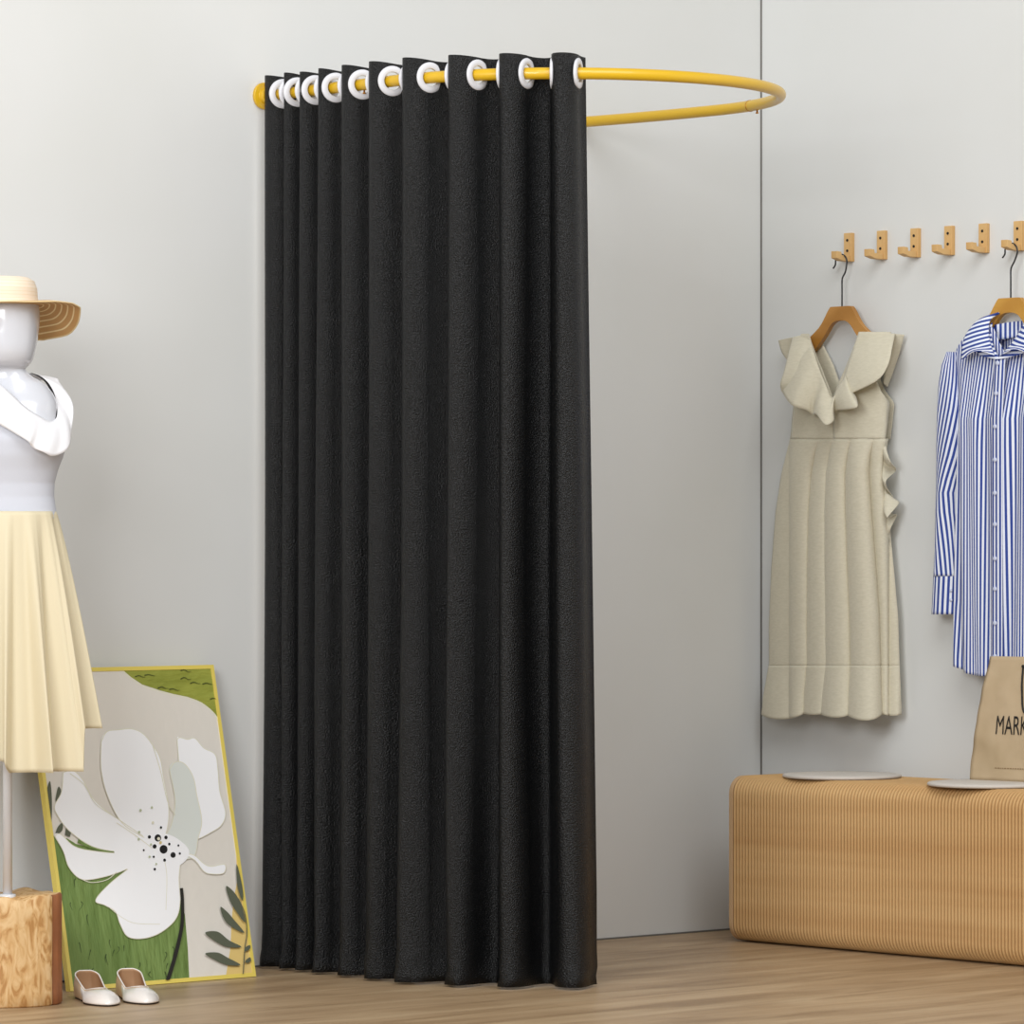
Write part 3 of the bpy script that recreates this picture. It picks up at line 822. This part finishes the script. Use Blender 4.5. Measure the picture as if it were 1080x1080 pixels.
# sprig bottom right
stroke([(250, 948), (257, 965), (259, 985), (257, 1000), (255, 1030)], 1.0, 'leaf')
for L in [[(248, 912), (252, 925), (255, 942), (254, 950), (249, 935)], [(237, 935), (246, 942), (253, 955), (257, 973), (248, 962), (241, 950)],
          [(231, 957), (238, 962), (245, 970), (256, 984), (243, 978), (235, 970)], [(215, 984), (228, 983), (240, 992), (253, 999), (238, 999), (224, 992)],
          [(215, 1006), (228, 1005), (238, 1010), (252, 1018), (238, 1018), (224, 1012)], [(257, 1000), (262, 997), (262, 1001), (257, 1004)], [(257, 1014), (262, 1010), (263, 1014), (259, 1016)]]:
    poly(L, 'leaf')
mb.build('canvas', pm, pt, smooth=False)

# ------------------------------------------------------------------ mannequin on its log base
DM = 10.02; MC = P(7, 577, DM); MC.z = 0           # axis on the floor
Rv = Vector((RX, RY, 0)); Tv = Vector((-FX, -FY, 0))  # image right, towards the camera
def MP(r, t, z): return MC+Rv*r+Tv*t+Vector((0, 0, z))
def zy(py): return 1+(HY-py)/FPX*DM
def ry(px): return (px-7)/FPX*DM
mn = thing('dress_form', MC, 'white mannequin on a pole set in a wooden log, at the left edge', 'mannequin')
# log
n = 96; vs = []; fs = []; rowsz = [0, .004, .03, .08, .14, .20, .236, .240]
mi = []
for j, z in enumerate(rowsz):
    for k in range(n):
        a = 2*PI*k/n
        r = .118+.004*math.sin(3*a+1)+.002*noise.noise(Vector((math.cos(a)*3, math.sin(a)*3, z*8)))*1.5
        if abs(a-.42) < .10: r -= .006*(1-abs(a-.42)/.10)
        if z in (0, .240): r -= .004
        zz = z+(.004*math.sin(a*4)+.003*math.sin(a*9+1) if z > .21 else 0)
        vs.append(MP(r*math.cos(a), r*math.sin(a), zz))
for j in range(len(rowsz)-1):
    for k in range(n):
        l = (k+1) % n; fs.append((j*n+k, j*n+l, (j+1)*n+l, (j+1)*n+k)); mi.append(1 if 2*PI*k/n < .40 or 2*PI*k/n > 5.9 else 0)
fs.append(tuple(range(n))[::-1]); mi.append(0)
vs.append(MP(0, 0, .232)); b = (len(rowsz)-1)*n
for k in range(n): fs.append((b+k, b+(k+1) % n, len(vs)-1)); mi.append(0)
mesh('log_base', vs, fs, None, mn, mats=[M_log, M_log_side], midx=mi)
mb = MB(); mb.tube([MP(ry(8.5), .01, .225), MP(ry(8.5), .01, 1.02)], .0102, 24)
mb.tube([MP(ry(8.5), .01, .228), MP(ry(8.5), .01, .240)], .018, 24); mb.build('pole', M_pole, mn)
# body: one continuous surface from hips to crown. (z, r offset, t offset, half width r, half width t)
ROWS = [(1.00, .000, 0, .110, .085), (1.05, .000, 0, .106, .080), (1.077, .000, 0, .102, .078), (1.11, .000, 0, .097, .076), (1.14, .002, 0, .096, .078), (1.17, .003, .002, .103, .084),
        (1.20, .006, .004, .112, .092), (1.235, .010, .006, .117, .096), (1.265, .008, .004, .115, .092), (1.29, .002, 0, .113, .084), (1.315, .001, -.002, .110, .074), (1.335, .001, -.004, .101, .064),
        (1.35, .001, -.004, .090, .056), (1.362, .001, -.003, .077, .050), (1.376, .000, -.002, .054, .046), (1.39, -.002, 0, .044, .046), (1.398, .000, .006, .049, .056), (1.41, .002, .010, .056, .064), (1.43, .002, .010, .062, .073),
        (1.46, .002, .006, .067, .080), (1.49, .002, .004, .070, .084), (1.52, .002, .002, .070, .084), (1.55, .002, 0, .062, .076), (1.575, .002, 0, .040, .050), (1.585, .002, 0, .012, .016)]
def ring_at(z, k):
    zz = [r[0] for r in ROWS]
    for a, b in zip(ROWS, ROWS[1:]):
        if z <= b[0]:
            f = (z-a[0])/(b[0]-a[0]); f = max(0, f); return a[k]+(b[k]-a[k])*f
    return ROWS[-1][k]
dense = cr([Vector((r[0], r[1], r[2])) for r in ROWS], 140); dense2 = cr([Vector((r[3], r[4], 0)) for r in ROWS], 140)
n = 72; vs = []
FA = math.radians(128)                             # way the face looks: 90 = at the camera, more = to image left
for q, w in zip(dense, dense2):
    for k in range(n):
        a = 2*PI*k/n; r = q.y+w.x*math.cos(a); t = q.z+w.y*math.sin(a)
        if q.x > 1.395:                            # face
            da = abs((a-FA+PI) % (2*PI)-PI)
            nose = .012*math.exp(-(da/.16)**2)*math.exp(-((q.x-1.452)/.016)**2)+.007*math.exp(-(da/.12)**2)*math.exp(-((q.x-1.475)/.018)**2)
            eye = -.003*math.exp(-((da-.42)/.2)**2)*math.exp(-((q.x-1.482)/.012)**2)
            lip = .005*math.exp(-(da/.25)**2)*(math.exp(-((q.x-1.425)/.005)**2)+math.exp(-((q.x-1.416)/.005)**2))
            chin = .010*math.exp(-(da/.35)**2)*math.exp(-((q.x-1.402)/.010)**2)
            d = nose+eye+lip+chin; r += d*math.cos(a); t += d*math.sin(a)
        vs.append(MP(r, t, q.x))
fs = [(j*n+k, j*n+(k+1) % n, (j+1)*n+(k+1) % n, (j+1)*n+k) for j in range(139) for k in range(n)]
fs += [tuple(range(n))[::-1], tuple(139*n+k for k in range(n))]
mesh('mannequin_body', vs, fs, M_skin, mn)
# clothes are things of their own worn by the form
tp = thing('ruffled_top_dress', MP(0, 0, .55), 'pale grey sleeveless top with white collar and cream flared skirt on mannequin', 'dress')
def ztop(a):                                       # neckline height round the body
    c = math.cos(a); s = math.sin(a)
    if s > 0: return lin([(-1, 1.335), (-.4, 1.33), (0, 1.285), (.5, 1.235), (.8, 1.228), (1, 1.245)], c)
    return lin([(-1, 1.335), (0, 1.33), (.7, 1.30), (1, 1.245)], c)
def top_pt(u, v):
    a = 2*PI*u; z = 1.062+(ztop(a)-1.062)*v
    return MP(ring_at(z, 1)+(ring_at(z, 3)+.0055)*math.cos(a), ring_at(z, 2)+(ring_at(z, 4)+.0055)*math.sin(a), z)
sheet('bodice', top_pt, 96, 50, M_knit, tp, .003, close=True)
NF = 13
def hemz(a):
    d = math.degrees(a) % 360
    return lin([(0, .603), (27, .603), (31, .512), (78, .512), (84, .535), (96, .54), (101, .572), (150, .58), (220, .55), (300, .60), (360, .603)], d)
def hemzs(a): return sum(hemz(a+k*.02) for k in (-2, -1, 0, 1, 2))/5
def skirt2(u, v):
    a = 2*PI*u; z = 1.078+(hemz(a)-1.078)*v
    q = v**.85; rad = .107+.086*q
    w = math.sin(NF*a+.9+.5*math.sin(a*2))
    w = math.copysign(abs(w)**.75, w)
    fold = (.0005+.027*q)*w+.006*q*math.sin(NF*2.3*a+2)
    rr = rad+fold-.012*q
    aa = a+.075*q*math.cos(NF*a+.9+.5*math.sin(a*2))
    return MP(rr*math.cos(aa), (rr*.86)*math.sin(aa), z)
sheet('skirt', skirt2, 420, 60, M_cream, tp, .0025, close=True)
mb = MB(); 
# white collar: inner edge on the neckline, outer edge flaring over the bust
CI = [(-60, 398, -.02), (-40, 396, .05), (-14, 398, .080), (8, 410, .090), (30, 430, .082), (45, 440, .070), (55, 445, .052), (60.5, 441, .030), (59, 427, .000), (53, 412, -.030), (44, 400, -.045), (31, 393.5, -.040), (10, 391, -.055), (-20, 391, -.06), (-45, 395, -.05)]
CO = [(-75, 420, -.03), (-58, 436, .07), (-25, 434, .108), (0, 446, .117), (31, 464, .118), (40, 472, .112), (48, 477, .103), (62, 482, .088), (72, 474, .052), (77.5, 455, .010), (73, 425, -.030), (62, 404, -.070), (46, 398, -.085), (-10, 412, -.11), (-60, 415, -.09)]
ci = cr([MP(ry(a), t, zy(b)) for a, b, t in CI], 151, closed=True); cq = cr([MP(ry(a), t, zy(b)) for a, b, t in CO], 151, closed=True)
def coll(u, v):
    j = int(round(v*150)) % 151; q = ci[j].lerp(cq[j], u)
    out = Vector((q.x-MC.x, q.y-MC.y, 0)).normalized()
    return q+out*(.010*math.sin(PI*u)+.004*u*math.sin(j*.33))
vsn = []
for j in range(151):
    for i in range(13): vsn.append(coll(i/12, j/150))
mesh('ruffled_collar', vsn, [(j*13+i, j*13+i+1, ((j+1) % 151)*13+i+1, ((j+1) % 151)*13+i) for j in range(151) for i in range(12)], M_white, tp, thick=.0022)
pts = [ci[j]+Vector((0, 0, .001)) for j in range(int(151*6.9/15), int(151*11.2/15))]
mb = MB(); mb.tube(pts, [.0006+.0022*math.sin(PI*(i+1)/(len(pts)+1)) for i in range(len(pts))], 8); mb.build('neck_gap_shade', M_line, tp)  # dark tube paints the shaded gap along the collar's far inner edge

# straw hat
ht = thing('straw_sun_hat', MP(ry(2), 0, 1.53), 'natural straw sun hat with wavy drooping brim on the mannequin head', 'hat')
HC = (ry(1), 0.0)
def crown(u, v):
    a = 2*PI*u
    prof = [(0, .085), (.18, .0815), (.42, .080), (.60, .074), (.76, .060), (.9, .036), (1, .002)]
    zz = [(0, 1.530), (.18, 1.545), (.42, 1.566), (.60, 1.582), (.76, 1.590), (1, 1.592)]
    r = lin(prof, v); z = lin(zz, v)
    return MP(HC[0]+r*.97*math.cos(a), HC[1]+r*1.1*math.sin(a), z+.004*math.cos(a)*0)
sheet('crown', crown, 72, 40, M_straw, ht, .003, lambda u, v: (u, v*.1), close=True)
def brim(u, v):
    a = 2*PI*u; d = math.degrees(a)
    ro = lin([(0, .180), (25, .158), (60, .13), (90, .125), (140, .14), (180, .17), (270, .150), (330, .176), (360, .180)], d)
    zo = lin([(0, -.007), (12, .001), (30, .004), (60, .001), (90, .000), (140, -.008), (180, -.03), (235, -.055), (270, -.075), (300, -.075), (325, -.058), (345, -.034), (360, -.007)], d)
    ri = .0835
    r = ri+(ro-ri)*v; cm = .97+.0*v; tm = 1.1-.1*v
    z = 1.531+zo*(v**1.25)+.005*math.sin(PI*v)*max(0, math.cos(a))
    z += .004*v*math.sin(a*5+1)*(1 if d > 180 else .2)
    return MP(HC[0]+r*cm*math.cos(a), HC[1]+r*tm*math.sin(a), z)
sheet('brim', brim, 120, 24, M_brim, ht, .0025, lambda u, v: (u, v*.08), close=True)

# ------------------------------------------------------------------ ballet flats
def shoe(heel, ang_deg, L, label):
    hx, hy = heel
    t = thing('ballet_flat', (hx, hy, 0), label, 'shoe', 'pair of ballet flats by the picture')
    a = math.radians(ang_deg); f = Rv*math.cos(a)+Tv*math.sin(a); s = Vector((-f.y, f.x, 0))
    base = Vector((hx, hy, 0))
    def wdt(x):
        w_ = ev([(0, .029), (.25, .029), (.45, .031), (.68, .040), (1, .040)], x)
        if x < .13: w_ *= math.sqrt(max(0, 1-((.13-x)/.13)**2))
        if x > .66: w_ *= max(0, 1-((x-.66)/.34)**2)**.6
        return w_
    N, K = 96, 14
    vs = []; fs = []; mi = []
    def outl(i):
        th = 2*PI*i/N; x = .5-.5*math.cos(th); sg = 1 if i < N/2 else -1
        return x, sg*wdt(x)
    def rimp(i):
        th = 2*PI*i/N; x = .5-.5*math.cos(th); xr = .012+.63*x; sg = 1 if i < N/2 else -1
        y_ = wdt(xr)*.94*(max(0, 1-(xr/.642)**2.6))**.6 if i not in (0, N//2) else 0
        return xr, sg*y_,   .060-.034*min(1, xr/.42)**1.0+.006*max(0, (xr-.45)/.16)
    for k in range(K+1):
        q = k/K
        for i in range(N):
            x, y_ = outl(i); xr, yr, zr = rimp(i)
            e = max(0, min(1, (x-.35)/.4))          # 0 heel and sides, 1 toe dome
            up_ = math.sin(q*PI/2)*e+q*(1-e)
            inn = (1-math.cos(q*PI/2))*e+q*(1-e)
            bul = .003*math.sin(PI*q)*(1-e)*(1 if y_ > 0 else -1 if y_ < 0 else 0)
            X = x+(xr-x)*inn; Y = y_+(yr-y_)*inn+bul
            if x < .02: X -= .012*math.sin(PI*q)
            vs.append(base+f*(X*L)+s*Y+Vector((0, 0, .004+(zr-.004)*up_)))
    for k in range(K):
        for i in range(N):
            x = outl(i)[0]; j = (i+1) % N
            fs.append((k*N+i, (k+1)*N+i, (k+1)*N+j, k*N+j))
            mi.append(0 if x > .50 and k < K-2 else 2)
    mesh('shoe_upper', vs, fs, None, t, mats=[M_shoe, M_shoe_in, M_shoe_side, M_shoe_in], midx=mi, thick=.002, off=-1).modifiers['t'].material_offset = 1
    mb = MB(); mb.tube([vs[K*N+i] for i in range(N)], .0016, 8, closed=True); mb.build('edge_binding', M_shoe, t)
    def flat(name, z, sc, m_, th_):
        ring = [base+f*(((outl(i)[0]-.5)*sc+.5)*L)+s*outl(i)[1]*sc+Vector((0, 0, z)) for i in range(N)]
        c = base+f*(L*.5)+Vector((0, 0, z))
        mesh(name, ring+[c], [(i, (i+1) % N, N) for i in range(N)], m_, t, thick=th_)
    flat('insole', .0075, .95, M_shoe_in, .0015); flat('sole', .0022, .965, M_sole, .0038)
h1 = onZ(89, 1051.5, 0); h2 = onZ(134, 1049.5, 0)
shoe((h1.x, h1.y), 71, .232, 'white pointed ballet flat with tan lining, nearer the log')
shoe((h2.x, h2.y), 74, .232, 'white pointed ballet flat with tan lining, farther from the log')

# ------------------------------------------------------------------ light
w = bpy.data.worlds.new('world'); bpy.context.scene.world = w; w.use_nodes = True
bgd = w.node_tree.nodes['Background']; bgd.inputs[0].default_value = (1.0, .95, .88, 1); bgd.inputs[1].default_value = .39
def area(name, loc, target, size, power, col=(1, 1, 1)):
    l = bpy.data.lights.new(name, 'AREA'); l.shape = 'RECTANGLE'; l.size = size[0]; l.size_y = size[1]; l.energy = power; l.color = col
    o = bpy.data.objects.new(name, l); C.objects.link(o); o.location = loc
    o.rotation_euler = (Vector(target)-Vector(loc)).to_track_quat('-Z', 'Y').to_euler(); return o
area('softbox_left', (-7.0, -3.5, 2.7), (-1.0, -.4, 1.1), (2.3, 2.2), 208, (.965, .985, 1))
area('softbox_overhead', (-2.8, -3.6, 4.1), (-.7, -.2, 1.3), (3.0, 2.4), 108, (.955, .98, 1))
vs_ = bpy.context.scene.view_settings
vs_.view_transform = 'Standard'; vs_.look = 'None'; vs_.gamma = 1; vs_.exposure = 0; vs_.use_curve_mapping = False
